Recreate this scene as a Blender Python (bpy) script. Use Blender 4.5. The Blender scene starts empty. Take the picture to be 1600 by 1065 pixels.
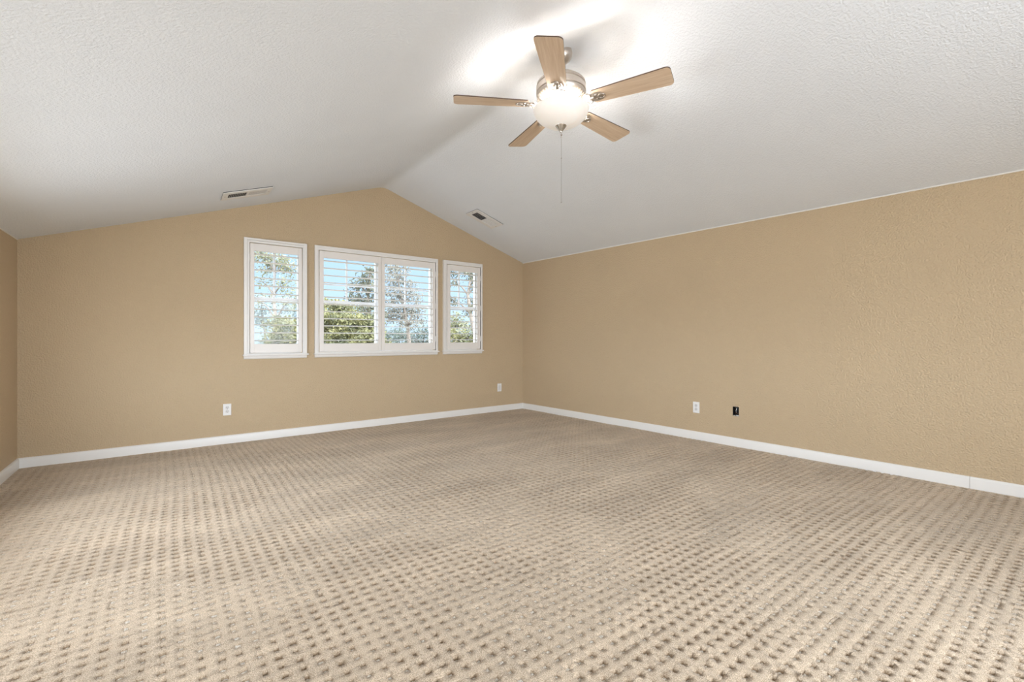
import bpy, bmesh, math, random
import numpy as np
from mathutils import Vector, Matrix

random.seed(7)
rng = np.random.default_rng(11)
SC = bpy.context.scene
COL = SC.collection
R = math.radians

# ------------------------------------------------------------------ camera
EYE = 1.05                      # eye height of the photographer
YAW = 36.929                    # camera heading, clockwise from the room's +Y axis
cam_d = bpy.data.cameras.new('camera')
cam_d.sensor_width = 36.0
cam_d.lens = 711.0 / 1600.0 * 36.0
cam_d.shift_y = -5.5 / 1600.0
cam_d.clip_start = 0.05
cam_d.clip_end = 500
cam = bpy.data.objects.new('camera', cam_d)
COL.objects.link(cam)
cam.location = (0, 0, EYE)
cam.rotation_euler = (R(90), 0, R(-YAW))
SC.camera = cam

# ------------------------------------------------------------------ exposure
SC.view_settings.view_transform = 'Standard'
SC.view_settings.look = 'None'
SC.view_settings.exposure = 0.36
SC.view_settings.gamma = 1.0
SC.view_settings.use_curve_mapping = False

# ------------------------------------------------------------------ sky
SKY_FILL = 11.5      # unseen fill sky, boosted to light the room through the added openings
SKY_FRONT = 1.0     # blue sky beyond the windows
world = bpy.data.worlds.new('sky')
SC.world = world
world.use_nodes = True
nt = world.node_tree
nt.nodes.clear()
def wn(t, **k):
    n = nt.nodes.new(t)
    for a, b in k.items():
        setattr(n, a, b)
    return n
w_out = wn('ShaderNodeOutputWorld')
w_bg = wn('ShaderNodeBackground')
w_tc = wn('ShaderNodeTexCoord')
w_sep = wn('ShaderNodeSeparateXYZ')
nt.links.new(w_tc.outputs['Generated'], w_sep.inputs[0])
w_rz = wn('ShaderNodeValToRGB')          # horizon to zenith, the blue side
w_rz.color_ramp.elements[0].position = 0.0
w_rz.color_ramp.elements[0].color = (0.62, 0.82, 1.0, 1)
w_rz.color_ramp.elements[1].position = 0.35
w_rz.color_ramp.elements[1].color = (0.27, 0.53, 0.92, 1)
nt.links.new(w_sep.outputs['Z'], w_rz.inputs[0])
w_ry = wn('ShaderNodeMapRange')          # 0 on the window side, 1 on the rear side
w_ry.inputs['From Min'].default_value = 0.50
w_ry.inputs['From Max'].default_value = 0.12
nt.links.new(w_sep.outputs['Y'], w_ry.inputs['Value'])
w_mix = wn('ShaderNodeMix', data_type='RGBA')
w_mix.inputs['B'].default_value = (0.87 * SKY_FILL, 0.96 * SKY_FILL, 1.06 * SKY_FILL, 1)
w_hi = wn('ShaderNodeMapRange')          # unseen overhead sky also raised, as added fill near the windows
w_hi.inputs['From Min'].default_value = 0.35
w_hi.inputs['From Max'].default_value = 0.75
w_hi.inputs['To Max'].default_value = 0.18
nt.links.new(w_sep.outputs['Z'], w_hi.inputs['Value'])
w_mx = wn('ShaderNodeMath', operation='MAXIMUM')
nt.links.new(w_ry.outputs[0], w_mx.inputs[0])
nt.links.new(w_hi.outputs[0], w_mx.inputs[1])
nt.links.new(w_mx.outputs[0], w_mix.inputs['Factor'])
nt.links.new(w_rz.outputs[0], w_mix.inputs['A'])
w_gr = wn('ShaderNodeMapRange')          # unseen lower half kept bright, added to throw fill onto the ceiling
w_gr.inputs['From Min'].default_value = 0.04
w_gr.inputs['From Max'].default_value = -0.04
nt.links.new(w_sep.outputs['Z'], w_gr.inputs['Value'])
w_mg = wn('ShaderNodeMix', data_type='RGBA', blend_type='MULTIPLY')
w_mg.inputs['B'].default_value = (0.72, 0.69, 0.66, 1)
nt.links.new(w_gr.outputs[0], w_mg.inputs['Factor'])
nt.links.new(w_mix.outputs['Result'], w_mg.inputs['A'])
nt.links.new(w_mg.outputs['Result'], w_bg.inputs['Color'])
w_bg.inputs['Strength'].default_value = SKY_FRONT
nt.links.new(w_bg.outputs[0], w_out.inputs[0])

# ------------------------------------------------------------------ sun (over the roof, onto the trees)
sun_d = bpy.data.lights.new('sun', 'SUN')
sun_d.energy = 3.0
sun_d.angle = R(1.0)
sun_d.color = (1.0, 0.95, 0.86)
sun = bpy.data.objects.new('sun', sun_d)
COL.objects.link(sun)
sun.location = (20, -10, 25)
sun.rotation_euler = Vector((-0.62, 0.42, -0.66)).to_track_quat('-Z', 'Y').to_euler()

# portals at the two unseen openings added for fill: they guide sky samples and give no light themselves
REAR_FILL_OPEN = (0.2, 2.6, 0.65, 2.12)       # x0, x1, z0, z1 in the wall behind the photographer
SIDE_FILL_OPEN = (1.3, 3.9, 0.62, 1.28)      # y0, y1, z0, z1 in the low side wall
def portal(name, loc, rot, w, h):
    d = bpy.data.lights.new(name, 'AREA')
    d.shape = 'RECTANGLE'
    d.size, d.size_y = w, h
    d.cycles.is_portal = True
    o = bpy.data.objects.new(name, d)
    COL.objects.link(o)
    o.location = loc
    o.rotation_euler = rot
portal('rear_fill_portal', ((REAR_FILL_OPEN[0] + REAR_FILL_OPEN[1]) / 2, -1.75, (REAR_FILL_OPEN[2] + REAR_FILL_OPEN[3]) / 2), (R(90), 0, 0), REAR_FILL_OPEN[1] - REAR_FILL_OPEN[0], REAR_FILL_OPEN[3] - REAR_FILL_OPEN[2])
portal('side_fill_portal', (-1.13, (SIDE_FILL_OPEN[0] + SIDE_FILL_OPEN[1]) / 2, (SIDE_FILL_OPEN[2] + SIDE_FILL_OPEN[3]) / 2), (0, R(-90), 0),
       SIDE_FILL_OPEN[3] - SIDE_FILL_OPEN[2], SIDE_FILL_OPEN[1] - SIDE_FILL_OPEN[0])

LAMP_W = 9.5       # each bulb of the fan light

# ------------------------------------------------------------------ materials
def mat(name):
    m = bpy.data.materials.new(name)
    m.use_nodes = True
    n = m.node_tree
    b = n.nodes['Principled BSDF']
    return m, n, b

def node(n, t, **k):
    x = n.nodes.new(t)
    for a, b in k.items():
        if a.startswith('i_'):
            x.inputs[a[2:].replace('_', ' ')].default_value = b
        else:
            setattr(x, a, b)
    return x

def plain(name, col, rough=0.5, metal=0.0, vary=0.03, scale=20.0, spec=0.5):
    m, n, b = mat(name)
    tc = node(n, 'ShaderNodeTexCoord')
    no = node(n, 'ShaderNodeTexNoise', i_Scale=scale, i_Detail=3.0)
    n.links.new(tc.outputs['Object'], no.inputs['Vector'])
    mx = node(n, 'ShaderNodeMix', data_type='RGBA')
    mx.inputs['A'].default_value = tuple(c * (1 - vary) for c in col) + (1,)
    mx.inputs['B'].default_value = tuple(min(1, c * (1 + vary)) for c in col) + (1,)
    n.links.new(no.outputs['Fac'], mx.inputs['Factor'])
    n.links.new(mx.outputs['Result'], b.inputs['Base Color'])
    b.inputs['Roughness'].default_value = rough
    b.inputs['Metallic'].default_value = metal
    b.inputs['Specular IOR Level'].default_value = spec
    return m

def textured_paint(name, col, scale, strength, dist, rough=0.6, spec=0.25):
    """rolled / orange-peel plaster paint"""
    m, n, b = mat(name)
    tc = node(n, 'ShaderNodeTexCoord')
    n1 = node(n, 'ShaderNodeTexNoise', i_Scale=scale, i_Detail=2.5, i_Roughness=0.55)
    n2 = node(n, 'ShaderNodeTexNoise', i_Scale=2.2, i_Detail=2.0)
    n.links.new(tc.outputs['Object'], n1.inputs['Vector'])
    n.links.new(tc.outputs['Object'], n2.inputs['Vector'])
    rp = node(n, 'ShaderNodeMapRange')
    rp.inputs['From Min'].default_value = 0.36
    rp.inputs['From Max'].default_value = 0.64
    n.links.new(n1.outputs['Fac'], rp.inputs['Value'])
    bp = node(n, 'ShaderNodeBump', i_Strength=strength, i_Distance=dist)
    n.links.new(rp.outputs[0], bp.inputs['Height'])
    n.links.new(bp.outputs[0], b.inputs['Normal'])
    mx = node(n, 'ShaderNodeMix', data_type='RGBA')
    mx.inputs['A'].default_value = tuple(c * 0.97 for c in col) + (1,)
    mx.inputs['B'].default_value = tuple(c * 1.03 for c in col) + (1,)
    n.links.new(n2.outputs['Fac'], mx.inputs['Factor'])
    n.links.new(mx.outputs['Result'], b.inputs['Base Color'])
    b.inputs['Roughness'].default_value = rough
    b.inputs['Specular IOR Level'].default_value = spec
    return m

M = {}
M['wall'] = textured_paint('tan_wall_paint', (0.60, 0.463, 0.302), 95, 0.85, 0.004)
M['ceiling'] = textured_paint('white_ceiling_paint', (0.80, 0.835, 0.88), 85, 0.45, 0.004, 0.8, 0.1)
M['trim'] = plain('white_trim_paint', (0.83, 0.81, 0.78), 0.35, vary=0.01)
M['shutter'] = plain('white_shutter_paint', (0.84, 0.80, 0.76), 0.35, vary=0.01)
M['vinyl'] = plain('white_vinyl', (0.85, 0.86, 0.88), 0.35, vary=0.01)
M['plate'] = plain('white_plastic', (0.86, 0.85, 0.84), 0.3, vary=0.01)
M['insert'] = plain('grey_white_plastic', (0.74, 0.72, 0.70), 0.35, vary=0.01)
M['slot'] = plain('dark_slot', (0.05, 0.045, 0.04), 0.7)
M['black'] = plain('black_plastic', (0.012, 0.012, 0.012), 0.5)
M['gypsum'] = plain('white_gypsum', (0.8, 0.79, 0.76), 0.9)
M['copper'] = plain('copper_wire', (0.35, 0.2, 0.1), 0.4, 0.8)
M['duct_shade'] = plain('duct_gap_shade', (0.03, 0.032, 0.035), 0.8)
M['grille'] = plain('white_grille_metal', (0.78, 0.77, 0.75), 0.4, vary=0.01)
M['nickel'] = plain('brushed_nickel', (0.52, 0.47, 0.42), 0.33, 0.85, 0.05, 60)
M['steel'] = plain('polished_steel', (0.55, 0.54, 0.52), 0.22, 1.0)
M['edge'] = plain('dark_blade_edge', (0.10, 0.06, 0.04), 0.5)
M['bark'] = plain('tree_bark', (0.09, 0.075, 0.06), 0.9, vary=0.3, scale=6)
M['earth'] = plain('dry_earth', (0.10, 0.09, 0.06), 0.95, vary=0.3, scale=0.6)

# pale maple fan blades
m, n, b = mat('pale_maple_wood')
tc = node(n, 'ShaderNodeTexCoord')
mp = node(n, 'ShaderNodeMapping')
mp.inputs['Scale'].default_value = (3.0, 45.0, 45.0)
no = node(n, 'ShaderNodeTexNoise', i_Scale=1.6, i_Detail=5.0, i_Distortion=0.6)
cr = node(n, 'ShaderNodeValToRGB')
cr.color_ramp.elements[0].position = 0.3
cr.color_ramp.elements[0].color = (0.60, 0.44, 0.30, 1)
cr.color_ramp.elements[1].position = 0.7
cr.color_ramp.elements[1].color = (0.73, 0.58, 0.44, 1)
n.links.new(tc.outputs['Object'], mp.inputs['Vector'])
n.links.new(mp.outputs[0], no.inputs['Vector'])
n.links.new(no.outputs['Fac'], cr.inputs[0])
n.links.new(cr.outputs[0], b.inputs['Base Color'])
b.inputs['Roughness'].default_value = 0.38
M['maple'] = m

# frosted glass bowl: scatters the bulbs' light through
m, n, b = mat('frosted_alabaster_glass')
tc = node(n, 'ShaderNodeTexCoord')
no = node(n, 'ShaderNodeTexNoise', i_Scale=7.0, i_Detail=4.0, i_Distortion=1.2)
n.links.new(tc.outputs['Object'], no.inputs['Vector'])
cr = node(n, 'ShaderNodeValToRGB')
cr.color_ramp.elements[0].color = (0.80, 0.74, 0.68, 1)
cr.color_ramp.elements[1].color = (0.95, 0.93, 0.90, 1)
n.links.new(no.outputs['Fac'], cr.inputs[0])
tr = node(n, 'ShaderNodeBsdfTranslucent')
n.links.new(cr.outputs[0], tr.inputs['Color'])
n.links.new(cr.outputs[0], b.inputs['Base Color'])
b.inputs['Roughness'].default_value = 0.3
n.links.new(cr.outputs[0], b.inputs['Emission Color'])
b.inputs['Emission Strength'].default_value = 0.16
ms = node(n, 'ShaderNodeMixShader')
ms.inputs[0].default_value = 0.0015
n.links.new(b.outputs[0], ms.inputs[1])
n.links.new(tr.outputs[0], ms.inputs[2])
n.links.new(ms.outputs[0], n.nodes['Material Output'].inputs[0])
M['bowl'] = m

# window glass
m, n, b = mat('window_glass')
tp = node(n, 'ShaderNodeBsdfTransparent')
gl = node(n, 'ShaderNodeBsdfGlossy', i_Roughness=0.02)
ms = node(n, 'ShaderNodeMixShader')
ms.inputs[0].default_value = 0.01
n.links.new(tp.outputs[0], ms.inputs[1])
n.links.new(gl.outputs[0], ms.inputs[2])
n.links.new(ms.outputs[0], n.nodes['Material Output'].inputs[0])
M['glass'] = m

# leaves
def leaf_mat(name, c1, c2):
    m, n, b = mat(name)
    tc = node(n, 'ShaderNodeTexCoord')
    no = node(n, 'ShaderNodeTexNoise', i_Scale=2.5, i_Detail=4.0)
    n.links.new(tc.outputs['Object'], no.inputs['Vector'])
    cr = node(n, 'ShaderNodeValToRGB')
    cr.color_ramp.elements[0].position = 0.35
    cr.color_ramp.elements[0].color = c1 + (1,)
    cr.color_ramp.elements[1].position = 0.65
    cr.color_ramp.elements[1].color = c2 + (1,)
    n.links.new(no.outputs['Fac'], cr.inputs[0])
    n.links.new(cr.outputs[0], b.inputs['Base Color'])
    b.inputs['Roughness'].default_value = 0.6
    tr = node(n, 'ShaderNodeBsdfTranslucent')
    n.links.new(cr.outputs[0], tr.inputs['Color'])
    ms = node(n, 'ShaderNodeMixShader')
    ms.inputs[0].default_value = 0.3
    n.links.new(b.outputs[0], ms.inputs[1])
    n.links.new(tr.outputs[0], ms.inputs[2])
    n.links.new(ms.outputs[0], n.nodes['Material Output'].inputs[0])
    return m
M['leaf_pale'] = leaf_mat('pale_olive_leaves', (0.07, 0.075, 0.038), (0.165, 0.16, 0.092))
M['leaf_blue'] = leaf_mat('blue_green_leaves', (0.045, 0.06, 0.047), (0.095, 0.115, 0.09))
M['leaf_lime'] = leaf_mat('yellow_green_leaves', (0.045, 0.05, 0.02), (0.155, 0.145, 0.056))
M['leaf_dark'] = leaf_mat('dark_green_leaves', (0.028, 0.034, 0.02), (0.083, 0.083, 0.05))
M['leaf_grey'] = leaf_mat('grey_green_leaves', (0.065, 0.065, 0.05), (0.148, 0.14, 0.113))

# carpet: beige cut pile with lower loops in the dimples
m, n, b = mat('beige_cut_and_loop_carpet')
tc = node(n, 'ShaderNodeTexCoord')
fine = node(n, 'ShaderNodeTexNoise', i_Scale=330.0, i_Detail=2.0, i_Roughness=0.7)
mid = node(n, 'ShaderNodeTexNoise', i_Scale=16.0, i_Detail=3.0)
mpb = node(n, 'ShaderNodeMapping')
mpb.inputs['Rotation'].default_value = (0, 0, R(32))
mpb.inputs['Scale'].default_value = (1.0, 3.2, 1.0)
big = node(n, 'ShaderNodeTexNoise', i_Scale=1.1, i_Detail=4.0, i_Roughness=0.6, i_Distortion=0.4)
n.links.new(tc.outputs['Object'], fine.inputs['Vector'])
n.links.new(tc.outputs['Object'], mid.inputs['Vector'])
n.links.new(tc.outputs['Object'], mpb.inputs['Vector'])
n.links.new(mpb.outputs[0], big.inputs['Vector'])
cr = node(n, 'ShaderNodeValToRGB')       # yarn tips
cr.color_ramp.elements[0].position = 0.33
cr.color_ramp.elements[0].color = (0.31, 0.229, 0.150, 1)
cr.color_ramp.elements[1].position = 0.64
cr.color_ramp.elements[1].color = (0.83, 0.685, 0.525, 1)
n.links.new(fine.outputs['Fac'], cr.inputs[0])
def scale_by(src, fac_out, lo, hi, fmin=0.3, fmax=0.7):
    mr = node(n, 'ShaderNodeMapRange')
    mr.inputs['From Min'].default_value = fmin
    mr.inputs['From Max'].default_value = fmax
    mr.inputs['To Min'].default_value = lo
    mr.inputs['To Max'].default_value = hi
    n.links.new(fac_out, mr.inputs['Value'])
    vm = node(n, 'ShaderNodeVectorMath', operation='SCALE')
    n.links.new(src, vm.inputs[0])
    n.links.new(mr.outputs[0], vm.inputs['Scale'])
    return vm.outputs[0]
c_ = scale_by(cr.outputs[0], big.outputs['Fac'], 0.82, 1.10)
c_ = scale_by(c_, mid.outputs['Fac'], 0.95, 1.05)
at = node(n, 'ShaderNodeAttribute', attribute_name='loop_yarn')
loopc = node(n, 'ShaderNodeValToRGB')
loopc.color_ramp.elements[0].position = 0.40
loopc.color_ramp.elements[0].color = (0.36, 0.30, 0.23, 1)
loopc.color_ramp.elements[1].position = 0.60
loopc.color_ramp.elements[1].color = (0.90, 0.84, 0.75, 1)
n.links.new(fine.outputs['Fac'], loopc.inputs[0])
mx = node(n, 'ShaderNodeMix', data_type='RGBA')
n.links.new(at.outputs['Fac'], mx.inputs['Factor'])
n.links.new(c_, mx.inputs['A'])
n.links.new(loopc.outputs[0], mx.inputs['B'])
at2 = node(n, 'ShaderNodeAttribute', attribute_name='groove_shade')
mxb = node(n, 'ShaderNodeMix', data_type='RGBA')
mxb.inputs['B'].default_value = (0.20, 0.115, 0.05, 1)      # brown shade painted into the grooves between pile and tufts
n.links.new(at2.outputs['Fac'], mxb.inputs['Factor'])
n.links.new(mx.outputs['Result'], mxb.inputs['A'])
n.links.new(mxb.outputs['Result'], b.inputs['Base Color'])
b.inputs['Roughness'].default_value = 0.95
b.inputs['Specular IOR Level'].default_value = 0.05
b.inputs['Sheen Weight'].default_value = 0.15
bp = node(n, 'ShaderNodeBump', i_Strength=0.6, i_Distance=0.004)
n.links.new(fine.outputs['Fac'], bp.inputs['Height'])
n.links.new(bp.outputs[0], b.inputs['Normal'])
M['carpet'] = m

# ------------------------------------------------------------------ helpers
def link(o, parent=None):
    COL.objects.link(o)
    if parent is not None:
        o.parent = parent
    return o

def tag(o, label, cat, group=None):
    o['label'] = label
    o['category'] = cat
    if group:
        o['group'] = group
    return o

def empty(name, loc, rot=None):
    o = bpy.data.objects.new(name, None)
    o.empty_display_size = 0.05
    COL.objects.link(o)
    o.location = loc
    if rot is not None:
        o.rotation_euler = rot
    return o

class MB:
    """collects shapes into one mesh"""
    def __init__(self):
        self.v, self.f, self.mi = [], [], []
    def add(self, vs, fs, mi=0):
        k = len(self.v)
        self.v += [tuple(p) for p in vs]
        self.f += [tuple(i + k for i in f) for f in fs]
        self.mi += [mi] * len(fs)
        return self
    def box(self, x0, x1, y0, y1, z0, z1, mi=0, T=None):
        vs = [(x, y, z) for x in (x0, x1) for y in (y0, y1) for z in (z0, z1)]
        if T is not None:
            vs = [T @ Vector(p) for p in vs]
        return self.add(vs, [(0, 1, 3, 2), (4, 6, 7, 5), (0, 4, 5, 1), (2, 3, 7, 6), (0, 2, 6, 4), (1, 5, 7, 3)], mi)
    def prism(self, poly, axis_fn, d0, d1, mi=0):
        """poly of (a, b); axis_fn(a, b, d) -> xyz"""
        k = len(poly)
        vs = [axis_fn(a, b, d0) for a, b in poly] + [axis_fn(a, b, d1) for a, b in poly]
        fs = [tuple(range(k))[::-1], tuple(range(k, 2 * k))]
        fs += [(i, (i + 1) % k, (i + 1) % k + k, i + k) for i in range(k)]
        return self.add(vs, fs, mi)
    def lathe(self, prof, seg=48, T=None, mi=0, close=False):
        """prof of (r, z), turned about the z axis"""
        vs, fs = [], []
        for r, z in prof:
            for i in range(seg):
                a = 2 * math.pi * i / seg
                vs.append((max(r, 1e-5) * math.cos(a), max(r, 1e-5) * math.sin(a), z))
        for j in range(len(prof) - 1):
            for i in range(seg):
                i2 = (i + 1) % seg
                fs.append((j * seg + i, j * seg + i2, (j + 1) * seg + i2, (j + 1) * seg + i))
        if T is not None:
            vs = [T @ Vector(p) for p in vs]
        return self.add(vs, fs, mi)
    def tube(self, pts, rad, seg=8, mi=0):
        pts = [Vector(p) for p in pts]
        if not hasattr(rad, '__len__'):
            rad = [rad] * len(pts)
        vs, fs = [], []
        up = None
        for i, p in enumerate(pts):
            d = (pts[min(i + 1, len(pts) - 1)] - pts[max(i - 1, 0)]).normalized()
            if up is None:
                up = Vector((0, 0, 1)) if abs(d.z) < 0.9 else Vector((1, 0, 0))
            s = d.cross(up).normalized()
            up = s.cross(d).normalized()
            for k in range(seg):
                a = 2 * math.pi * k / seg
                vs.append(p + rad[i] * (math.cos(a) * s + math.sin(a) * up))
        for i in range(len(pts) - 1):
            for k in range(seg):
                k2 = (k + 1) % seg
                fs.append((i * seg + k, i * seg + k2, (i + 1) * seg + k2, (i + 1) * seg + k))
        fs.append(tuple(range(seg))[::-1])
        fs.append(tuple(range((len(pts) - 1) * seg, len(pts) * seg)))
        return self.add(vs, fs, mi)
    def ring(self, cen, rad, r, T=None, seg=24, sq=1.0, mi=0):
        """torus lying in the local xy plane"""
        vs, fs, k2 = [], [], 8
        for i in range(seg):
            a = 2 * math.pi * i / seg
            for k in range(k2):
                bb = 2 * math.pi * k / k2
                q = rad + r * math.cos(bb)
                vs.append(Vector((cen[0] + q * math.cos(a), cen[1] + sq * q * math.sin(a), cen[2] + r * math.sin(bb))))
        for i in range(seg):
            for k in range(k2):
                fs.append((i * k2 + k, ((i + 1) % seg) * k2 + k, ((i + 1) % seg) * k2 + (k + 1) % k2, i * k2 + (k + 1) % k2))
        if T is not None:
            vs = [T @ p for p in vs]
        return self.add(vs, fs, mi)
    def build(self, name, mats, parent=None, smooth=None, bevel=0.0, weld=True):
        me = bpy.data.meshes.new(name)
        me.from_pydata(self.v, [], self.f)
        if not isinstance(mats, (list, tuple)):
            mats = [mats]
        for q in mats:
            me.materials.append(q)
        me.polygons.foreach_set('material_index', self.mi)
        bm = bmesh.new()
        bm.from_mesh(me)
        if weld:
            bmesh.ops.remove_doubles(bm, verts=bm.verts, dist=2e-5)
        bmesh.ops.recalc_face_normals(bm, faces=bm.faces)
        bm.to_mesh(me)
        bm.free()
        if smooth is not None:
            me.polygons.foreach_set('use_smooth', [True] * len(me.polygons))
            me.set_sharp_from_angle(angle=R(smooth))
        o = link(bpy.data.objects.new(name, me), parent)
        if bevel:
            bv = o.modifiers.new('edge', 'BEVEL')
            bv.width = bevel
            bv.segments = 2
            bv.limit_method = 'ANGLE'
            bv.angle_limit = R(40)
        return o

def copy_part(o, parent):
    c = o.copy()
    COL.objects.link(c)
    c.parent = parent
    return c

def structure(o):
    o['kind'] = 'structure'
    return o

# ------------------------------------------------------------------ the room's measures
YB = 5.3037            # window wall
XL = -0.980            # side wall beside the photographer
YR = -1.60             # wall behind the photographer
ZL, ZR, ZT = 1.837, 2.152, 2.859
XT = 2.051             # ridge
WT = 0.16              # wall thickness
def xr(y):             # long side wall runs a little out of square
    return 4.188 + (YB - y) * 0.05916
KL = (ZT - ZL) / (XT - XL)
KR = (ZT - ZR) / (4.188 - XT)

# ridge profile as fractions: left part by x, right part by fraction to the side wall
def top_left(x):
    return ZT - KL * (XT - x)
RND = 0.07
def profile(y):
    """ceiling points from side wall to side wall at depth y, soft ridge"""
    xe = xr(y)
    k = (ZT - ZR) / (xe - XT)
    pts = [(XL + (XT - RND - XL) * i / 6, 0) for i in range(7)]
    pts = [(x, ZT - KL * (XT - x)) for x, _ in pts]
    p0 = (XT - RND, ZT - KL * RND)
    p2 = (XT + RND, ZT - k * RND)
    for i in range(1, 8):
        t = i / 8
        pts.append(((1 - t) ** 2 * p0[0] + 2 * t * (1 - t) * XT + t * t * p2[0],
                    (1 - t) ** 2 * p0[1] + 2 * t * (1 - t) * ZT + t * t * p2[1]))
    for i in range(7):
        x = XT + RND + (xe - XT - RND) * i / 6
        pts.append((x, ZT - k * (x - XT)))
    return pts

def wall_grid(name, fn, cuts, top, holes, thick, material, zmin=0.0):
    """a wall as a thick slab in (s, z); holes are (s0, s1, z0, z1) and get reveals"""
    mb = MB()
    cuts = sorted(set([round(c, 5) for c in cuts] + [round(h[0], 5) for h in holes] + [round(h[1], 5) for h in holes]))
    for a, b_ in zip(cuts[:-1], cuts[1:]):
        mid_ = (a + b_) / 2
        hs = sorted([h for h in holes if h[0] < mid_ < h[1]], key=lambda h: h[2])
        zlo = zmin
        spans = []
        for h in hs:
            spans.append((zlo, zlo, h[2], h[2]))
            zlo = h[3]
        spans.append((zlo, zlo, top(a), top(b_)))
        for za, zb, zc, zd in spans:
            if zc - za < 1e-6 and zd - zb < 1e-6:
                continue
            for t in (0, thick):
                mb.add([fn(a, za, t), fn(b_, zb, t), fn(b_, zd, t), fn(a, zc, t)], [(0, 1, 2, 3)])
    for s0, s1, z0, z1 in holes:
        q = [(s0, z0), (s1, z0), (s1, z1), (s0, z1)]
        for i in range(4):
            (a, za), (b_, zb) = q[i], q[(i + 1) % 4]
            if za == zb == zmin:
                continue
            mb.add([fn(a, za, 0), fn(b_, zb, 0), fn(b_, zb, thick), fn(a, za, thick)], [(0, 1, 2, 3)])
    for a, b_ in zip(cuts[:-1], cuts[1:]):
        mb.add([fn(a, top(a), 0), fn(b_, top(b_), 0), fn(b_, top(b_), thick), fn(a, top(a), thick)], [(0, 1, 2, 3)])
    for s in (cuts[0], cuts[-1]):
        mb.add([fn(s, zmin, 0), fn(s, top(s), 0), fn(s, top(s), thick), fn(s, zmin, thick)], [(0, 1, 2, 3)])
    return structure(mb.build(name, material))

# window openings in the wall: (x0, x1); one height for all
WZ0, WZ1 = 0.885, 2.016
WINS = [dict(cas=(0.594, 1.188), hole=(0.642, 1.146), panels=[((0.650, 1.138), (0.688, 1.104))], lab='narrow'),
        dict(cas=(1.268, 2.768), hole=(1.308, 2.742), panels=[((1.317, 2.0195), (1.362, 1.980)), ((2.0225, 2.735), (2.062, 2.694))], lab='wide'),
        dict(cas=(2.851, 3.454), hole=(2.900, 3.428), panels=[((2.908, 3.420), (2.956, 3.374))], lab='corner')]

pb = profile(YB)
def interp(pts):
    xs = [p[0] for p in pts]
    zs = [p[1] for p in pts]
    return lambda s: float(np.interp(s, xs, zs))
wall_grid('wall_back', lambda s, z, t: (s, YB + t, z), [p[0] for p in pb], interp(pb),
          [(w['hole'][0], w['hole'][1], WZ0, WZ1) for w in WINS], WT, M['wall'])
prf = profile(YR)
wall_grid('wall_rear', lambda s, z, t: (s, YR - t, z), [p[0] for p in prf], interp(prf),
          [REAR_FILL_OPEN], WT, M['wall'])
wall_grid('wall_left', lambda s, z, t: (XL - t, s, z), [YR, YB], lambda s: ZL, [SIDE_FILL_OPEN], WT, M['wall'])
BOX_Y, BOX_Z = (2.186, 2.246), (0.290, 0.381)
wall_grid('wall_right', lambda s, z, t: (xr(s) + t, s, z), [YR, YB], lambda s: ZR,
          [(BOX_Y[0], BOX_Y[1], BOX_Z[0], BOX_Z[1])], WT, M['wall'])

# ceiling slab, both slopes, soft ridge
mb = MB()
ys = [YR - WT, YR, -0.5, 0.6, 1.7, 2.8, 3.9, 4.7, YB, YB + WT]
rows = [profile(min(max(y, YR), YB)) for y in ys]
npf = len(rows[0])
vs, fs = [], []
for y, pr in zip(ys, rows):
    for lift in (0.0, 0.14):
        vs += [(x, y, z + lift) for x, z in pr]
for j in range(len(ys) - 1):
    for s in (0, 1):
        o0, o1 = (2 * j + s) * npf, (2 * j + 2 + s) * npf
        fs += [(o0 + i, o0 + i + 1, o1 + i + 1, o1 + i) for i in range(npf - 1)]
    for i in (0, npf - 1):
        fs.append((2 * j * npf + i, (2 * j + 2) * npf + i, (2 * j + 3) * npf + i, (2 * j + 1) * npf + i))
for j in (0, len(ys) - 1):
    fs += [(2 * j * npf + i, 2 * j * npf + i + 1, (2 * j + 1) * npf + i + 1, (2 * j + 1) * npf + i) for i in range(npf - 1)]
mb.add(vs, fs)
structure(mb.build('ceiling', M['ceiling'], smooth=20))

# carpeted floor: cut pile with square sunken dimples, each round a low loop tuft, on a 5 cm lattice.
# Every lattice cell has its own vertex lines: pile edge, groove, foot of the tuft, top of the tuft.
PX, PY = 0.0517, 0.0502
OFF = np.array([-0.0124, -0.0102, -0.0076, 0.0, 0.0076, 0.0102, 0.0124, 0.0255])
ZONE = np.array([0, 1, 2, 3, 2, 1, 0, -1])
i0, i1 = int(round((XL + 0.0205) / PX)) - 1, int(round((4.72 + 0.0205) / PX)) + 1
j0, j1 = int(round((YR - 2.496) / PY)) - 1, int(round((YB - 2.496) / PY)) + 1
ci, cj = np.arange(i0, i1), np.arange(j0, j1)
ux = np.repeat(ci, 8)
uy = np.repeat(cj, 8)
ox_, oy_ = np.tile(OFF, len(ci)), np.tile(OFF, len(cj))
zx, zy = np.tile(ZONE, len(ci)), np.tile(ZONE, len(cj))
iu, iv = np.meshgrid(ux, uy)
OX, OY = np.meshgrid(ox_, oy_)
ZX, ZY = np.meshgrid(zx, zy)
def hsh(a, b_, s):
    q = np.sin(a * 127.1 + b_ * 311.7 + s * 74.7) * 43758.5453
    return q - np.floor(q)
inner = (ZX >= 0) & (ZY >= 0)
kx = 0.58 + 0.42 * hsh(iu, iv, 3)
ky = 0.50 + 0.42 * hsh(iu, iv, 4)
X = -0.0205 + iu * PX + np.where(ZX >= 0, OX * kx + 0.0050 * (hsh(iu, iv, 1) - 0.5), OX)
Y = 2.496 + iv * PY + np.where(ZY >= 0, OY * ky + 0.0050 * (hsh(iu, iv, 2) - 0.5), OY)
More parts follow.
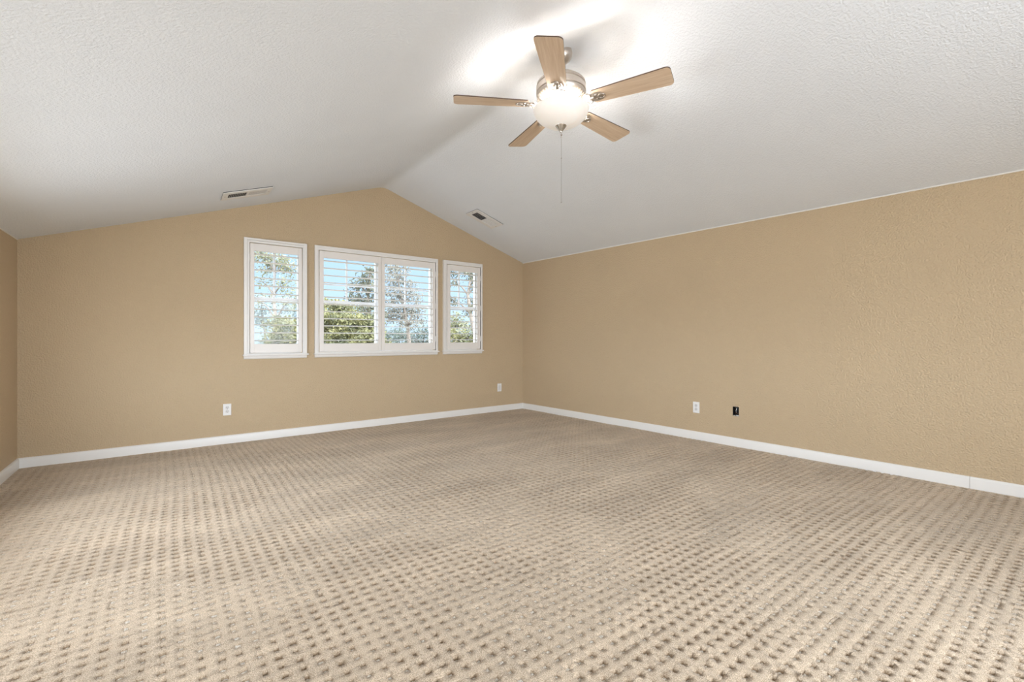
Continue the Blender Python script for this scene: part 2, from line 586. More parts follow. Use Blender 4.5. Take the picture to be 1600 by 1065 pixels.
# gentle waviness of the rows
X = X + 0.007 * np.sin(Y * 1.9 + 0.8 * X) + 0.004 * np.sin(Y * 3.1 + 1.3)
Y = Y + 0.007 * np.sin(X * 1.5 + 0.6 * Y) + 0.004 * np.sin(X * 2.7)
ring = np.where(inner, np.minimum(ZX, ZY), -1)
depth = (0.0075 + 0.0075 * hsh(iu, iv, 5)) * np.clip(0.72 + 0.40 * np.sin(iu * 0.21 + 2.0 * np.sin(iv * 0.13)) + 0.35 * np.sin(iv * 0.37 + 1.6 * np.sin(iu * 0.29)), 0.45, 1.15)
Z = np.select([ring == 0, ring == 1, ring == 2, ring == 3], [-0.0006 + 0 * depth, -depth, -0.80 * depth, -0.42 * depth], 0.0)
X = X + rng.normal(0, 0.0007, X.shape)
Y = Y + rng.normal(0, 0.0007, X.shape)
Z = Z + rng.normal(0, 0.0006, X.shape)
Z = Z + 0.0012 * np.sin(X * 7.3 + 1.7 * np.sin(Y * 2.3)) * np.sin(Y * 5.9 + 1.1 * np.sin(X * 3.1))
pit = np.where(ring >= 2, 1.0, 0.0)
ny, nx = X.shape[0] - 1, X.shape[1] - 1
co = np.stack([X, Y, Z], -1).reshape(-1, 3).astype(np.float32)
W_ = nx + 1
idx = np.arange(ny)[:, None] * W_ + np.arange(nx)[None, :]
quads = np.stack([idx, idx + 1, idx + 1 + W_, idx + W_], -1).reshape(-1)
nf = nx * ny
me = bpy.data.meshes.new('floor')
me.vertices.add(len(co))
me.vertices.foreach_set('co', co.reshape(-1))
me.loops.add(nf * 4)
me.loops.foreach_set('vertex_index', quads.astype(np.int32))
me.polygons.add(nf)
me.polygons.foreach_set('loop_start', (np.arange(nf) * 4).astype(np.int32))
me.polygons.foreach_set('use_smooth', np.ones(nf, dtype=bool))
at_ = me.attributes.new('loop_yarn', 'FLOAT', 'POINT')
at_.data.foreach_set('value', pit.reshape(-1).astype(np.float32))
at_ = me.attributes.new('groove_shade', 'FLOAT', 'POINT')
at_.data.foreach_set('value', np.where(ring == 1, np.clip(depth * 75, 0.1, 0.9), np.where(ring == 0, np.clip(depth * 22, 0.05, 0.28), 0.0)).reshape(-1).astype(np.float32))  # painted shade, strongest in the groove, fainter on the pile edge
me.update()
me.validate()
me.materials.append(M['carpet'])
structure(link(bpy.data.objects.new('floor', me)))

# baseboards
BB = [(0, -0.012), (0.014, -0.012), (0.014, 0.068), (0.011, 0.076), (0.006, 0.081), (0, 0.081)]
def board(name, segs):
    mb = MB()
    for fn, d0, d1 in segs:
        mb.prism(BB, fn, d0, d1)
    return structure(mb.build(name, M['trim'], smooth=50))
board('baseboard_back', [(lambda a, b_, d: (d, YB - a, b_), XL, 4.188)])
board('baseboard_left', [(lambda a, b_, d: (XL + a, d, b_), YR, YB)])
fr = lambda a, b_, d: (xr(d) - a, d, b_)
board('baseboard_right', [(fr, 0.6195, YB), (fr, YR, 0.6175)])

# paint bead where the ceiling meets the side walls
mb = MB()
mb.tube([(xr(y) - 0.001, y, ZR - 0.002) for y in (YR, 1.0, 3.0, YB)], 0.006)
structure(mb.build('trim_1', M['trim'], smooth=60))
mb = MB()
mb.tube([(XL + 0.001, y, ZL - 0.002) for y in (YR, 1.0, 3.0, YB)], 0.005)
structure(mb.build('trim_2', M['trim'], smooth=60))

# ------------------------------------------------------------------ windows (structure) and their shutters
def frame_ring(mb, x0, x1, z0, z1, wl, wr, wb, wt, y0, y1):
    """four rails round an opening, mitre-less but welded as boxes"""
    mb.box(x0, x0 + wl, y0, y1, z0, z1)
    mb.box(x1 - wr, x1, y0, y1, z0, z1)
    mb.box(x0 + wl, x1 - wr, y0, y1, z0, z0 + wb)
    mb.box(x0 + wl, x1 - wr, y0, y1, z1 - wt, z1)

for k, w in enumerate(WINS):
    c0, c1 = w['cas']
    h0, h1 = w['hole']
    win = structure(empty('window_%d' % (k + 1), ((c0 + c1) / 2, YB, WZ0)))
    ox, oz = (c0 + c1) / 2, WZ0
    def S(mb):                       # to the window's own origin
        mb.v = [(x - ox, y - YB, z - oz) for x, y, z in mb.v]
        return mb
    mb = MB()                        # casing: outer band and a lower inner step
    frame_ring(mb, c0, c1, 0.876, 2.062, 0.028, 0.028, 0.010, 0.022, YB - 0.030, YB)
    frame_ring(mb, c0 + 0.028, c1 - 0.028, 0.886, 2.040, h0 - c0 - 0.028, c1 - 0.028 - h1, 0.0, 2.040 - WZ1, YB - 0.022, YB)
    S(mb).build('window_casing', M['trim'], win, bevel=0.003)
    mb = MB()
    mb.box(c0 - 0.010, c1 + 0.014, YB - 0.052, YB, 0.862, 0.878)
    S(mb).build('window_sill', M['trim'], win, bevel=0.005)
    mb = MB()
    ap = [(0, 0.829), (0.012, 0.829), (0.020, 0.834), (0.024, 0.842), (0.026, 0.862), (0, 0.862)]
    mb.prism(ap, lambda a, b_, d: (d, YB - a, b_), c0, c1)
    S(mb).build('apron', M['trim'], win, bevel=0.002)
    mb = MB()                        # vinyl frame, mullion, sash rails
    fy0, fy1 = YB + 0.075, YB + 0.125
    fw = 0.030
    frame_ring(mb, h0, h1, WZ0, WZ1, fw, fw, fw, fw, fy0, fy1)
    bays = [(h0 + fw, h1 - fw)]
    if k == 1:
        mb.box(1.985, 2.045, fy0, fy1, WZ0 + fw, WZ1 - fw)
        bays = [(h0 + fw, 1.985), (2.045, h1 - fw)]
    S(mb).build('window_frame', M['vinyl'], win)
    for b0, b1 in bays:
        mb = MB()
        mb.box(b0, b1, fy0 + 0.008, fy1 - 0.005, 1.440, 1.470)
        S(mb).build('meeting_rail', M['vinyl'], win)
        mb = MB()
        xm = {0: 0.888, 2: 3.151}.get(k, 1.647 if b0 < 1.6 else 2.373)
        mb.box(xm - 0.009, xm + 0.009, fy0 + 0.016, fy0 + 0.030, 1.470, WZ1 - fw)
        if k == 1:
            mb.box(b0, b1, fy0 + 0.018, fy0 + 0.028, 1.644, 1.660)
        S(mb).build('muntin', M['vinyl'], win)
        mb = MB()
        mb.box(b0, b1, fy0 + 0.021, fy0 + 0.025, WZ0 + fw, WZ1 - fw)
        S(mb).build('glass', M['glass'], win)

SHUT_LABEL = ['white louvered shutter in the narrow window farther from the room corner',
              'white louvered shutter in the wide middle window, the half beside the free-standing narrow window',
              'white louvered shutter in the wide middle window, the half toward the room corner',
              'white louvered shutter in the narrow window beside the room corner']
PZ0, PZ1, OZ0, OZ1 = 0.893, 2.009, 0.983, 1.934
s_i = 0
for k, w in enumerate(WINS):
    for (p0, p1), (o0, o1) in w['panels']:
        xc = (p0 + p1) / 2
        root = empty('plantation_shutter', (xc, YB, PZ0))
        tag(root, SHUT_LABEL[s_i], 'shutter', 'louvered shutters in the window wall')
        ya, yb_ = -0.022, 0.006
        mb = MB()
        mb.box(p0 - xc, o0 - xc, ya, yb_, 0, PZ1 - PZ0)
        mb.build('stile', M['shutter'], root, bevel=0.002)
        mb = MB()
        mb.box(o1 - xc, p1 - xc, ya, yb_, 0, PZ1 - PZ0)
        mb.build('stile', M['shutter'], root, bevel=0.002)
        mb = MB()
        mb.box(o0 - xc, o1 - xc, ya, yb_, OZ1 - PZ0, PZ1 - PZ0)
        mb.build('top_rail', M['shutter'], root, bevel=0.002)
        mb = MB()
        mb.box(o0 - xc, o1 - xc, ya, yb_, 0, OZ0 - PZ0)
        mb.build('bottom_rail', M['shutter'], root, bevel=0.002)
        # louvers: flat ellipse section, open
        mb = MB()
        sec = [(0.032 * math.cos(t), 0.0055 * math.sin(t)) for t in [2 * math.pi * i / 14 for i in range(14)]]
        mb.prism(sec, lambda a, b_, d: (d, a, b_), o0 - xc + 0.002, o1 - xc - 0.002)
        lv = mb.build('louver', M['shutter'], root, smooth=60)
        lv.location = (0, -0.008, 1.902 - PZ0)
        lv.rotation_euler = (R(-2), 0, 0)
        for j in range(1, 12):
            c = copy_part(lv, root)
            c.location = (0, -0.008, 1.902 - 0.0803 * j - PZ0)
            c.rotation_euler = (R(-2 + random.uniform(-1.2, 1.2)), 0, 0)
        # hinges on the casing side
        hx = (p0 if s_i in (0, 1) else p1) - xc
        mb = MB()
        mb.tube([(hx, ya - 0.002, -0.035), (hx, ya - 0.002, 0.035)], 0.004)
        hg = mb.build('hinge', M['trim'], root, smooth=60)
        hg.location = (0, 0, 0.14)
        for hz_ in (0.56, 0.97):
            c = copy_part(hg, root)
            c.location = (0, 0, hz_)
        s_i += 1

# ------------------------------------------------------------------ ceiling vents
def vent(cx_, cy_, side, label):
    """supply register lying on a ceiling slope; local +X runs to the room's +X along the slope"""
    ang = math.atan(KL) if side < 0 else -math.atan(KR * 1.0)
    if side < 0:
        z = ZT - KL * (XT - cx_)
        ang = math.atan(KL)
    else:
        k = (ZT - ZR) / (xr(cy_) - XT)
        z = ZT - k * (cx_ - XT)
        ang = -math.atan(k)
    root = empty('ceiling_vent', (cx_, cy_, z), (0, -ang, 0))
    tag(root, label, 'vent', 'air vents on the ceiling')
    L, Wd = 0.405, 0.262          # outer size
    gl, gw = 0.322, 0.134         # grille field
    mb = MB()
    t0, t1 = -0.0115, -0.0050
    mb.box(-L / 2, -gl / 2, -Wd / 2, Wd / 2, t0, t1)
    mb.box(gl / 2, L / 2, -Wd / 2, Wd / 2, t0, t1)
    mb.box(-gl / 2, gl / 2, -Wd / 2, -gw / 2, t0, t1)
    mb.box(-gl / 2, gl / 2, gw / 2, Wd / 2, t0, t1)
    mb.box(-0.006, 0.006, -gw / 2, gw / 2, t0, t1)
    mb.build('vent_frame', M['grille'], root, bevel=0.002)
    mb = MB()
    mb.box(-L / 2 + 0.002, L / 2 - 0.002, -Wd / 2 + 0.002, Wd / 2 - 0.002, -0.0052, 0.0)  # dark sheet giving the shade of the gap and vent opening
    mb.build('gap_shade', M['duct_shade'], root)['label'] = 'dark sheet standing in for the shaded gap behind the white frame'
    for bank in (-1, 1):
        x0 = bank * 0.006
        sl = None
        for i in range(11):
            x = x0 + bank * (0.007 + i * 0.0143)
            if sl is None:
                mb = MB()
                mb.box(-0.0046, 0.0046, -gw / 2, gw / 2, -0.0004, 0.0004)
                sl = mb.build('slat', M['grille'], root)
                c = sl
            else:
                c = copy_part(sl, root)
            c.location = (x, 0, -0.0090)
            c.rotation_euler = (0, R(-42 if bank < 0 else 38), 0)
    for sx in (-1, 1):
        mb = MB()
        mb.lathe([(0.0, -0.0138), (0.004, -0.0134), (0.005, -0.0110)], 12)
        s = mb.build('screw', M['steel'], root, smooth=40)
        s.location = (sx * (gl / 2 + 0.021), 0, 0)
vent(0.555, 4.722, -1, 'white rectangular vent on the ceiling slope above the narrow window')
vent(3.108, 4.698, 1, 'white rectangular vent on the ceiling slope above the room corner windows')

# ------------------------------------------------------------------ outlets
def outlet(name, T, label, cat, duplex=True, group=None, h=0.114, w_=0.070):
    """plate in the local xz plane facing local -y"""
    root = empty(name, (0, 0, 0))
    root.matrix_world = T
    tag(root, label, cat, group)
    mb = MB()
    mb.box(-w_ / 2, w_ / 2, -0.006, 0, -h / 2, h / 2)
    mb.build('cover_plate', M['plate'], root, bevel=0.003)
    if duplex:
        for s in (1, -1):
            zc = s * 0.0195
            mb = MB()
            oval = []
            for i in range(24):
                a = 2 * math.pi * i / 24
                oval.append((0.0170 * math.cos(a), max(-0.0135, min(0.0135, 0.0170 * math.sin(a))) + zc))
            mb.prism(oval, lambda a, b_, d: (a, d, b_), -0.0078, -0.004)
            face = mb.build('receptacle', M['insert'], root, bevel=0.0005)
            mb = MB()
            mb.box(-0.0075, -0.0050, -0.0082, -0.0070, zc + 0.000, zc + 0.0085)
            mb.box(0.0050, 0.0072, -0.0082, -0.0070, zc + 0.001, zc + 0.0080)
            mb.prism([(0.0028 * math.cos(2 * math.pi * i / 12), 0.0028 * math.sin(2 * math.pi * i / 12) + zc - 0.0065) for i in range(12)],
                     lambda a, b_, d: (a, d, b_), -0.0082, -0.0070)
            mb.build('slots', M['slot'], face, weld=False)
        mb = MB()
        mb.prism([(0.003 * math.cos(2 * math.pi * i / 12), 0.003 * math.sin(2 * math.pi * i / 12)) for i in range(12)],
                 lambda a, b_, d: (a, d, b_), -0.0072, -0.004)
        mb.build('screw', M['steel'], root)
    else:
        mb = MB()
        mb.box(-0.0165, 0.0165, -0.0085, -0.004, -0.0335, 0.0335)
        mb.build('insert', M['insert'], root, bevel=0.001)
        for s in (1, -1):
            mb = MB()
            mb.prism([(0.0028 * math.cos(2 * math.pi * i / 12), 0.0028 * math.sin(2 * math.pi * i / 12) + s * 0.048) for i in range(12)],
                     lambda a, b_, d: (a, d, b_), -0.0070, -0.004)
            mb.build('screw', M['steel'], root)
    return root
outlet('wall_outlet', Matrix.Translation((0.453, YB, 0.336)), 'white duplex outlet low on the window wall under the narrow window', 'outlet', True, 'duplex outlets')
outlet('wall_outlet', Matrix.Translation((3.760, YB, 0.337)), 'white rectangular wall plate on the window wall near the room corner', 'outlet', False)
ang = math.atan(0.05916)
outlet('wall_outlet', Matrix.Translation((xr(2.6135), 2.6135, 0.329)) @ Matrix.Rotation(R(-90) + ang, 4, 'Z'),
       'white duplex outlet on the long side wall beside the open black box', 'outlet', True, 'duplex outlets')

# open electrical box in the side wall
yc, zc = sum(BOX_Y) / 2, sum(BOX_Z) / 2
bx = empty('electrical_box', (0, 0, 0))
bx.matrix_world = Matrix.Translation((xr(yc), yc, zc)) @ Matrix.Rotation(R(-90) + ang, 4, 'Z')
tag(bx, 'open black electrical box with loose wires and no cover plate', 'electrical box')
bw, bh = 0.0290, 0.0445
mb = MB()
mb.box(-bw, bw, 0.055, 0.057, -bh, bh)
mb.box(-bw, -bw + 0.002, 0.002, 0.056, -bh, bh)
mb.box(bw - 0.002, bw, 0.002, 0.056, -bh, bh)
mb.box(-bw, bw, 0.002, 0.056, -bh, -bh + 0.002)
mb.box(-bw, bw, 0.002, 0.056, bh - 0.002, bh)
mb.build('box_shell', M['black'], bx, weld=False)
for s in (1, -1):
    mb = MB()
    mb.box(-0.007, 0.007, 0.001, 0.010, s * bh - 0.006, s * bh + 0.004)
    mb.build('screw_ear', M['black'], bx)
mb = MB()
pts = [(-0.004, 0.05, 0.03), (-0.002, 0.026, 0.030), (0.004, 0.010, 0.026), (0.003, 0.008, 0.014), (-0.006, 0.014, 0.006), (-0.010, 0.03, -0.004), (-0.012, 0.05, -0.02)]
mb.tube(pts, 0.0024)
mb.build('white_wire', M['plate'], bx, smooth=60)['label'] = 'thin white wire looped in the box'
mb = MB()
pts = [(0.012, 0.05, -0.03), (0.010, 0.02, -0.026), (0.002, 0.012, -0.012), (-0.012, 0.016, -0.016), (-0.016, 0.04, -0.03)]
mb.tube(pts, 0.0022)
mb.build('brown_wire', M['copper'], bx, smooth=60)['label'] = 'thin brown wire looped in the box'
mb = MB()
mb.prism([(-0.024, -0.0455), (0.027, -0.0455), (0.027, -0.034), (0.014, -0.037), (0.003, -0.0345), (-0.010, -0.041), (-0.022, -0.038)],
         lambda a, b_, d: (a, d, b_), 0.003, 0.012)
mb.build('plaster_rim', M['gypsum'], bx)['label'] = 'broken white plaster lip along the bottom of the hole'

# ------------------------------------------------------------------ ceiling fan
FX, FY = 1.945, 2.080
FZ = 1.05 + 1.443           # blade plane
fan = empty('ceiling_fan', (FX, FY, FZ))
tag(fan, 'five blade ceiling fan with pale wood blades, nickel motor and lit glass bowl', 'ceiling fan')
zc = ZT - KL * (XT - FX) - FZ          # ceiling above the axis, local
slope = math.atan(KL)
mb = MB()
Tc = Matrix.Translation((0, 0, zc)) @ Matrix.Rotation(-slope, 4, 'Y')
mb.lathe([(0.0, 0.0), (0.066, -0.0005), (0.067, -0.006), (0.066, -0.026), (0.060, -0.042), (0.046, -0.060), (0.026, -0.070), (0.0, -0.072)], 40, Tc)
mb.build('canopy', M['nickel'], fan, smooth=35)
mb = MB()
mb.tube([(0, 0, zc - 0.05), (0, 0, 0.15)], 0.011, 16)
mb.build('downrod', M['nickel'], fan, smooth=50)
mb = MB()
mb.lathe([(0.0, 0.190), (0.026, 0.190), (0.030, 0.182), (0.030, 0.160), (0.045, 0.152), (0.100, 0.150), (0.138, 0.144), (0.150, 0.132), (0.153, 0.118),
          (0.149, 0.114), (0.149, 0.110), (0.154, 0.106), (0.154, 0.078), (0.149, 0.074), (0.149, 0.070), (0.153, 0.066), (0.150, 0.052),
          (0.140, 0.040), (0.120, 0.028), (0.096, 0.020), (0.0, 0.020)], 64)
mb.build('motor_housing', M['nickel'], fan, smooth=35)
mb = MB()                              # ribbed switch housing above the bowl
mb.lathe([(0.0, 0.021), (0.092, 0.020), (0.096, 0.012), (0.090, 0.006), (0.086, 0.000), (0.080, -0.004), (0.084, -0.010), (0.080, -0.016),
          (0.074, -0.020), (0.078, -0.026), (0.070, -0.031), (0.0, -0.031)], 48)
mb.build('switch_housing', M['nickel'], fan, smooth=35)
# flutes round the lower motor
mb = MB()
for i in range(40):
    a = 2 * math.pi * i / 40
    c, s = math.cos(a), math.sin(a)
    mb.tube([(0.148 * c, 0.148 * s, 0.050), (0.128 * c, 0.128 * s, 0.029), (0.098 * c, 0.098 * s, 0.018)], 0.0035, 6)
mb.build('flutes', M['nickel'], fan, smooth=60, weld=False)

# light bowl
bowl_prof = []
RB, DB = 0.170, 0.100
for i in range(15):
    t = math.pi / 2 * i / 14
    bowl_prof.append((RB * math.sin(t) ** 0.92, -0.030 - DB * math.cos(t) ** 1.05))
bowl_prof += [(0.1725, -0.027), (0.1700, -0.024), (0.1660, -0.027)]
for i in range(13, -1, -1):
    t = math.pi / 2 * i / 14
    bowl_prof.append(((RB - 0.004) * math.sin(t) ** 0.92, -0.030 - (DB - 0.004) * math.cos(t) ** 1.05))
mb = MB()
mb.lathe(bowl_prof, 64)
mb.build('glass_bowl', M['bowl'], fan, smooth=60)['label'] = 'lit frosted white glass bowl'
for a in (0, 120, 240):
    mb = MB()
    c, s = math.cos(R(a + 20)), math.sin(R(a + 20))
    mb.tube([(0.07 * c, 0.07 * s, -0.014), (0.150 * c, 0.150 * s, -0.020), (0.167 * c, 0.167 * s, -0.026)], 0.003, 6)
    mb.build('bowl_holder', M['nickel'], fan, smooth=60)
mb = MB()
mb.lathe([(0.0, -0.1255), (0.033, -0.1265), (0.0345, -0.1285), (0.033, -0.131), (0.024, -0.143), (0.014, -0.156), (0.008, -0.164), (0.0065, -0.169),
          (0.0, -0.172)], 32)
mb.build('finial', M['steel'], fan, smooth=40)
ch = MB()
zz = -0.172
ch.tube([(0.003, 0, zz), (0.003, 0, -0.600)], 0.0012, 6)
for zb, rb in ((-0.182, 0.006), (-0.196, 0.0045), (-0.327, 0.0032), (-0.602, 0.004)):
    ch.lathe([(rb * math.sin(math.pi * i / 8), zb - rb * math.cos(math.pi * i / 8)) for i in range(9)], 12, Matrix.Translation((0.003, 0, 0)))
ch.build('pull_chain', M['steel'], fan, smooth=60, weld=False)

# blades and their irons, five of each
def blade_outline():
    r0, r1, w0, w1, c = 0.205, 0.664, 0.055, 0.074, 0.026
    pts = [(r0, -w0 + 0.012), (r0 + 0.012, -w0)]
    for i in range(7):
        a = -math.pi / 2 + math.pi / 2 * i / 6
        pts.append((r1 - c + c * math.cos(a), -w1 + c + c * math.sin(a)))
    for i in range(7):
        a = math.pi / 2 * i / 6
        pts.append((r1 - c + c * math.cos(a), w1 - c + c * math.sin(a)))
    pts += [(r0 + 0.012, w0), (r0, w0 - 0.012)]
    return pts
bo = blade_outline()
kk = len(bo)
mb = MB()
zt = 0.0035
mb.add([(x, y, -zt) for x, y in bo], [tuple(range(kk))], 0)
mb.add([(x, y, zt) for x, y in bo], [tuple(range(kk))], 0)
mb.add([(x, y, -zt) for x, y in bo] + [(x, y, zt) for x, y in bo], [(i, (i + 1) % kk, (i + 1) % kk + kk, i + kk) for i in range(kk)], 1)
bl0 = mb.build('blade', [M['maple'], M['edge']], fan)
irm = MB()                             # arm, heart-shaped loop and shield on the blade's underside
irm.tube([(0.095, 0, 0.016), (0.130, 0, 0.004), (0.165, 0, -0.006), (0.215, 0, -0.007)], [0.012, 0.010, 0.009, 0.010], 10)
irm.ring((0.178, 0.024, -0.006), 0.018, 0.0045)
irm.ring((0.178, -0.024, -0.006), 0.018, 0.0045)
irm.prism([(0.195, -0.030), (0.225, -0.040), (0.262, -0.030), (0.285, 0.0), (0.262, 0.030), (0.225, 0.040), (0.195, 0.030)],
          lambda a, b_, d: (a, b_, d), -0.0072, -0.0036)
irm.ring((0.262, 0.0, -0.0085), 0.019, 0.0045, sq=0.9)
irm.lathe([(0.0, -0.0125), (0.006, -0.011), (0.007, -0.007)], 12, Matrix.Translation((0.232, 0.018, 0)))
irm.lathe([(0.0, -0.0125), (0.006, -0.011), (0.007, -0.007)], 12, Matrix.Translation((0.232, -0.018, 0)))
ir0 = irm.build('blade_iron', M['nickel'], fan, smooth=40, weld=False)
for i in range(5):
    a = R(-138.6 + 72 * i)
    for src in (bl0, ir0):
        o = src if i == 0 else copy_part(src, fan)
        o.rotation_mode = 'XYZ'
        o.rotation_euler = (R(-9.5), 0, a)
# bulbs in the bowl
for i in range(2):
    a = R(40 + 180 * i)
    d = bpy.data.lights.new('bulb_light', 'POINT')
    d.energy = LAMP_W
    d.color = (1.0, 0.97, 0.93)
    d.shadow_soft_size = 0.03
    o = link(bpy.data.objects.new('bulb_light', d), fan)
    o.location = (0.07 * math.cos(a), 0.07 * math.sin(a), -0.052)

# ------------------------------------------------------------------ outside: ground, trees and bushes beyond the windows
GZ = -3.2
mb = MB()
mb.add([(-90, YB + 1.0, GZ), (130, YB + 1.0, GZ), (130, 160, GZ - 1.5), (-90, 160, GZ - 1.5)], [(0, 1, 2, 3)])
structure(mb.build('ground', M['earth']))

ca, sa = math.cos(R(YAW)), math.sin(R(YAW))
def spot(u, v, d):
    """a point of the garden on the sight line of photo pixel (u, v) at depth d"""
    cx_, cz_ = (u - 800) / 711 * d, (527 - v) / 711 * d
    return Vector((cx_ * ca + d * sa, -cx_ * sa + d * ca, EYE + cz_))

def foliage(mb, blobs, n_per, size):
    """leaf sprays scattered through lumpy ellipsoids; each leaf a folded diamond"""
    for c, r, dens in blobs:
        for _ in range(int(n_per * dens)):
            while True:
                p = Vector((random.uniform(-1, 1), random.uniform(-1, 1), random.uniform(-1, 1)))
                if p.length < 1 and random.random() < 0.35 + 0.65 * p.length:
                    break
            p = c + Vector((p.x * r[0], p.y * r[0], p.z * r[1]))
            for _ in range(3):
                q = p + Vector((random.gauss(0, size * 0.8), random.gauss(0, size * 0.8), random.gauss(0, size * 0.6)))
                d = Vector((random.uniform(-1, 1), random.uniform(-1, 1), random.uniform(-1.0, 0.5))).normalized()
                s = d.cross(Vector((random.uniform(-1, 1), random.uniform(-1, 1), random.uniform(-1, 1)))).normalized()
                L_ = size * random.uniform(0.6, 1.3)
                nrm = d.cross(s) * L_ * 0.12
                a0, a1 = q - d * L_ * 0.5, q + d * L_ * 0.5
                mb.add([a0, q + s * L_ * 0.22 + nrm, a1, q - s * L_ * 0.22 + nrm], [(0, 1, 2), (0, 2, 3)])

def tree(name, label, cat, d, blobs, leaf, trunk=None, n_per=130, size=0.13, grp=None):
    """blobs: (u, v, ru, rv, density) as sized on the sight line; trunk: list of u, v along the stem"""
    px = d / 711
    bl = []
    for u, v, ru, rv, dens in blobs:
        c = spot(u, v, d + random.uniform(-0.5, 0.5))
        bl.append((c, (ru * px, rv * px), dens * max(0.3, ru * rv / 260)))
    lo = min(bl, key=lambda q_: q_[0].z)[0]
    if trunk:
        base = spot(trunk[0][0], 527, d)
    else:
        base = sum((q_[0] for q_ in bl), Vector()) / len(bl)
    base.z = GZ - 0.9
    root = empty(name, base)
    tag(root, label, cat, grp)
    mb = MB()
    foliage(mb, bl, n_per, size)
    mb.v = [tuple(Vector(p) - base) for p in mb.v]
    mb.build('foliage', M[leaf], root, weld=False)
    mb = MB()
    if trunk:
        pts = [base] + [spot(u, v, d) for u, v in trunk]
    else:
        pts = [base, base.lerp(lo, 0.6) + Vector((0.1, 0, 0)), lo]
    rr = [0.13 * (1 - 0.75 * i / (len(pts) - 1)) for i in range(len(pts))]
    mb.tube([p - base for p in pts], rr, 8)
    fork = pts[-1] if not trunk else pts[max(1, len(pts) // 2)]
    for c, r, _ in bl:
        st = min(pts[1:], key=lambda p: (p - c).length + (2 if p.z > c.z else 0))
        m_ = st.lerp(c, 0.5) + Vector((0, 0, 0.12 * (c - st).length))
        mb.tube([st - base, m_ - base, c - base], [0.045, 0.03, 0.012], 6)
        for _ in range(3):
            e = c + Vector((random.uniform(-1, 1) * r[0], random.uniform(-1, 1) * r[0], random.uniform(-0.3, 1) * r[1]))
            mb.tube([c - base, (c.lerp(e, 0.5) + Vector((0, 0, 0.05))) - base, e - base], [0.016, 0.011, 0.005], 5)
    mb.build('trunk', M['bark'], root, weld=False, smooth=60)

G = 'trees and bushes beyond the windows'
tree('tall_tree', 'tall tree with pale olive crown behind the narrow window farther from the room corner', 'tree', 20,
     [(408, 398, 16, 9, 1.2), (432, 408, 22, 11, 1.3), (452, 419, 15, 9, 1.0), (418, 420, 18, 9, 0.6), (410, 440, 14, 9, 0.5), (446, 444, 17, 12, 0.6),
      (428, 462, 16, 10, 0.35), (455, 468, 14, 14, 0.6), (404, 468, 10, 10, 0.35)],
     'leaf_pale', [(428, 545), (431, 500), (427, 460), (430, 425)], grp=G)
tree('bushy_tree', 'blue green bushy tree below the pale crown, behind the narrow window', 'tree', 24,
     [(404, 494, 16, 14, 1.3), (412, 508, 12, 10, 0.7), (448, 482, 26, 10, 0.9), (468, 500, 14, 22, 1.2), (408, 478, 9, 6, 0.6)], 'leaf_blue', None, grp=G)
tree('bush', 'yellow green bush low behind the narrow window farther from the corner', 'bush', 16,
     [(442, 506, 22, 12, 1.4), (450, 522, 24, 12, 1.6), (432, 530, 18, 10, 1.2), (462, 535, 18, 10, 1.2), (425, 543, 20, 10, 1.0)], 'leaf_lime', None, grp=G)
tree('dark_tree', 'dark green tree rising behind the meeting of the two wide shutters', 'tree', 18,
     [(581, 425, 8, 7, 1.1), (573, 434, 12, 8, 1.3), (560, 446, 15, 9, 1.2), (583, 452, 12, 10, 1.4), (556, 466, 16, 8, 1.1), (578, 473, 16, 9, 1.3), (590, 490, 12, 14, 1.2),
      (566, 484, 14, 8, 0.9)],
     'leaf_dark', [(578, 545), (577, 500), (575, 460), (578, 425)], grp=G)
tree('hedge_bush', 'broad yellow green hedge filling the lower half of the wide window', 'bush', 13,
     [(516, 478, 16, 9, 1.3), (538, 482, 18, 9, 1.3), (520, 497, 20, 10, 1.6), (548, 500, 24, 10, 1.6), (575, 505, 18, 10, 1.4), (515, 515, 22, 9, 1.6),
      (545, 519, 26, 9, 1.7), (577, 524, 22, 10, 1.5), (520, 533, 26, 9, 1.6), (555, 538, 28, 9, 1.6), (590, 540, 20, 10, 1.4), (500, 500, 16, 14, 1.2)],
     'leaf_lime', None, n_per=230, size=0.10, grp=G)
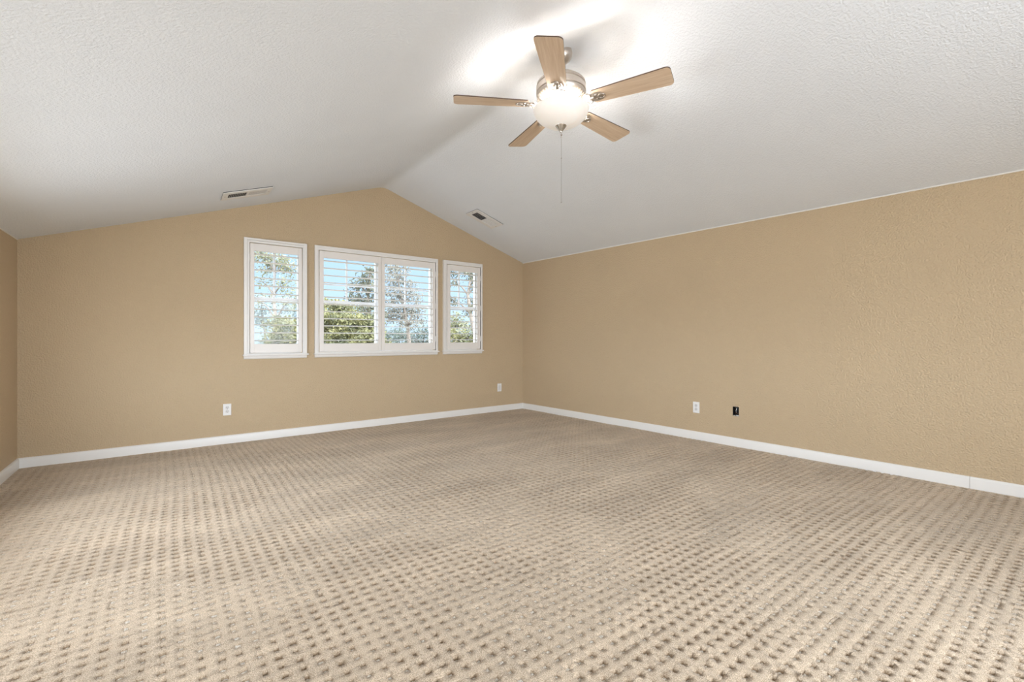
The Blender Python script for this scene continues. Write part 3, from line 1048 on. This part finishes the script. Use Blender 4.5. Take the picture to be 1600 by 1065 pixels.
tree('eucalyptus_tree', 'wide grey green eucalyptus crown behind the shutter half toward the corner', 'tree', 21,
     [(613, 420, 14, 8, 1.3), (628, 424, 12, 7, 1.1), (617, 438, 22, 9, 1.4), (640, 446, 14, 8, 0.9), (612, 457, 20, 9, 1.2), (640, 464, 20, 8, 1.1),
      (616, 475, 20, 9, 1.0), (650, 481, 18, 9, 1.1), (628, 490, 24, 10, 1.2), (606, 497, 14, 9, 1.0), (655, 497, 14, 8, 0.6), (640, 505, 22, 8, 0.9)],
     'leaf_grey', [(640, 545), (637, 510), (630, 475), (622, 440)], grp=G)
tree('low_tree', 'dull green bushes low behind the shutter half toward the corner', 'bush', 25,
     [(615, 522, 22, 10, 1.5), (640, 525, 22, 10, 1.4), (665, 520, 16, 12, 1.3), (680, 528, 14, 12, 1.2), (628, 538, 28, 9, 1.4), (660, 540, 24, 9, 1.4), (600, 530, 14, 12, 1.2)],
     'leaf_blue', None, grp=G)
tree('slender_tree', 'slender tree with a thin stem and loose sprays behind the narrow corner window', 'tree', 17,
     [(709, 427, 7, 6, 0.9), (733, 426, 9, 6, 1.4), (740, 437, 8, 6, 1.4), (712, 442, 6, 5, 0.7), (742, 451, 6, 5, 0.8), (708, 470, 8, 7, 0.9),
      (735, 472, 8, 6, 1.0), (741, 482, 7, 5, 0.9), (731, 487, 6, 5, 0.6)],
     'leaf_dark', [(746, 545), (741, 515), (735, 490), (731, 460), (736, 430)], n_per=110, size=0.11, grp=G)
tree('round_bush', 'grey green bush beside the slender tree, behind the narrow corner window', 'bush', 19,
     [(711, 497, 10, 7, 1.2), (718, 508, 14, 8, 1.5), (708, 512, 10, 8, 1.2), (733, 512, 9, 7, 0.9)], 'leaf_pale', None, grp=G)
tree('lime_bush', 'low yellow green bush at the foot of the narrow corner window view', 'bush', 15,
     [(711, 522, 12, 7, 1.5), (728, 526, 14, 7, 1.5), (743, 528, 9, 7, 1.3), (720, 536, 22, 7, 1.6), (745, 540, 12, 7, 1.4)], 'leaf_lime', None, grp=G)
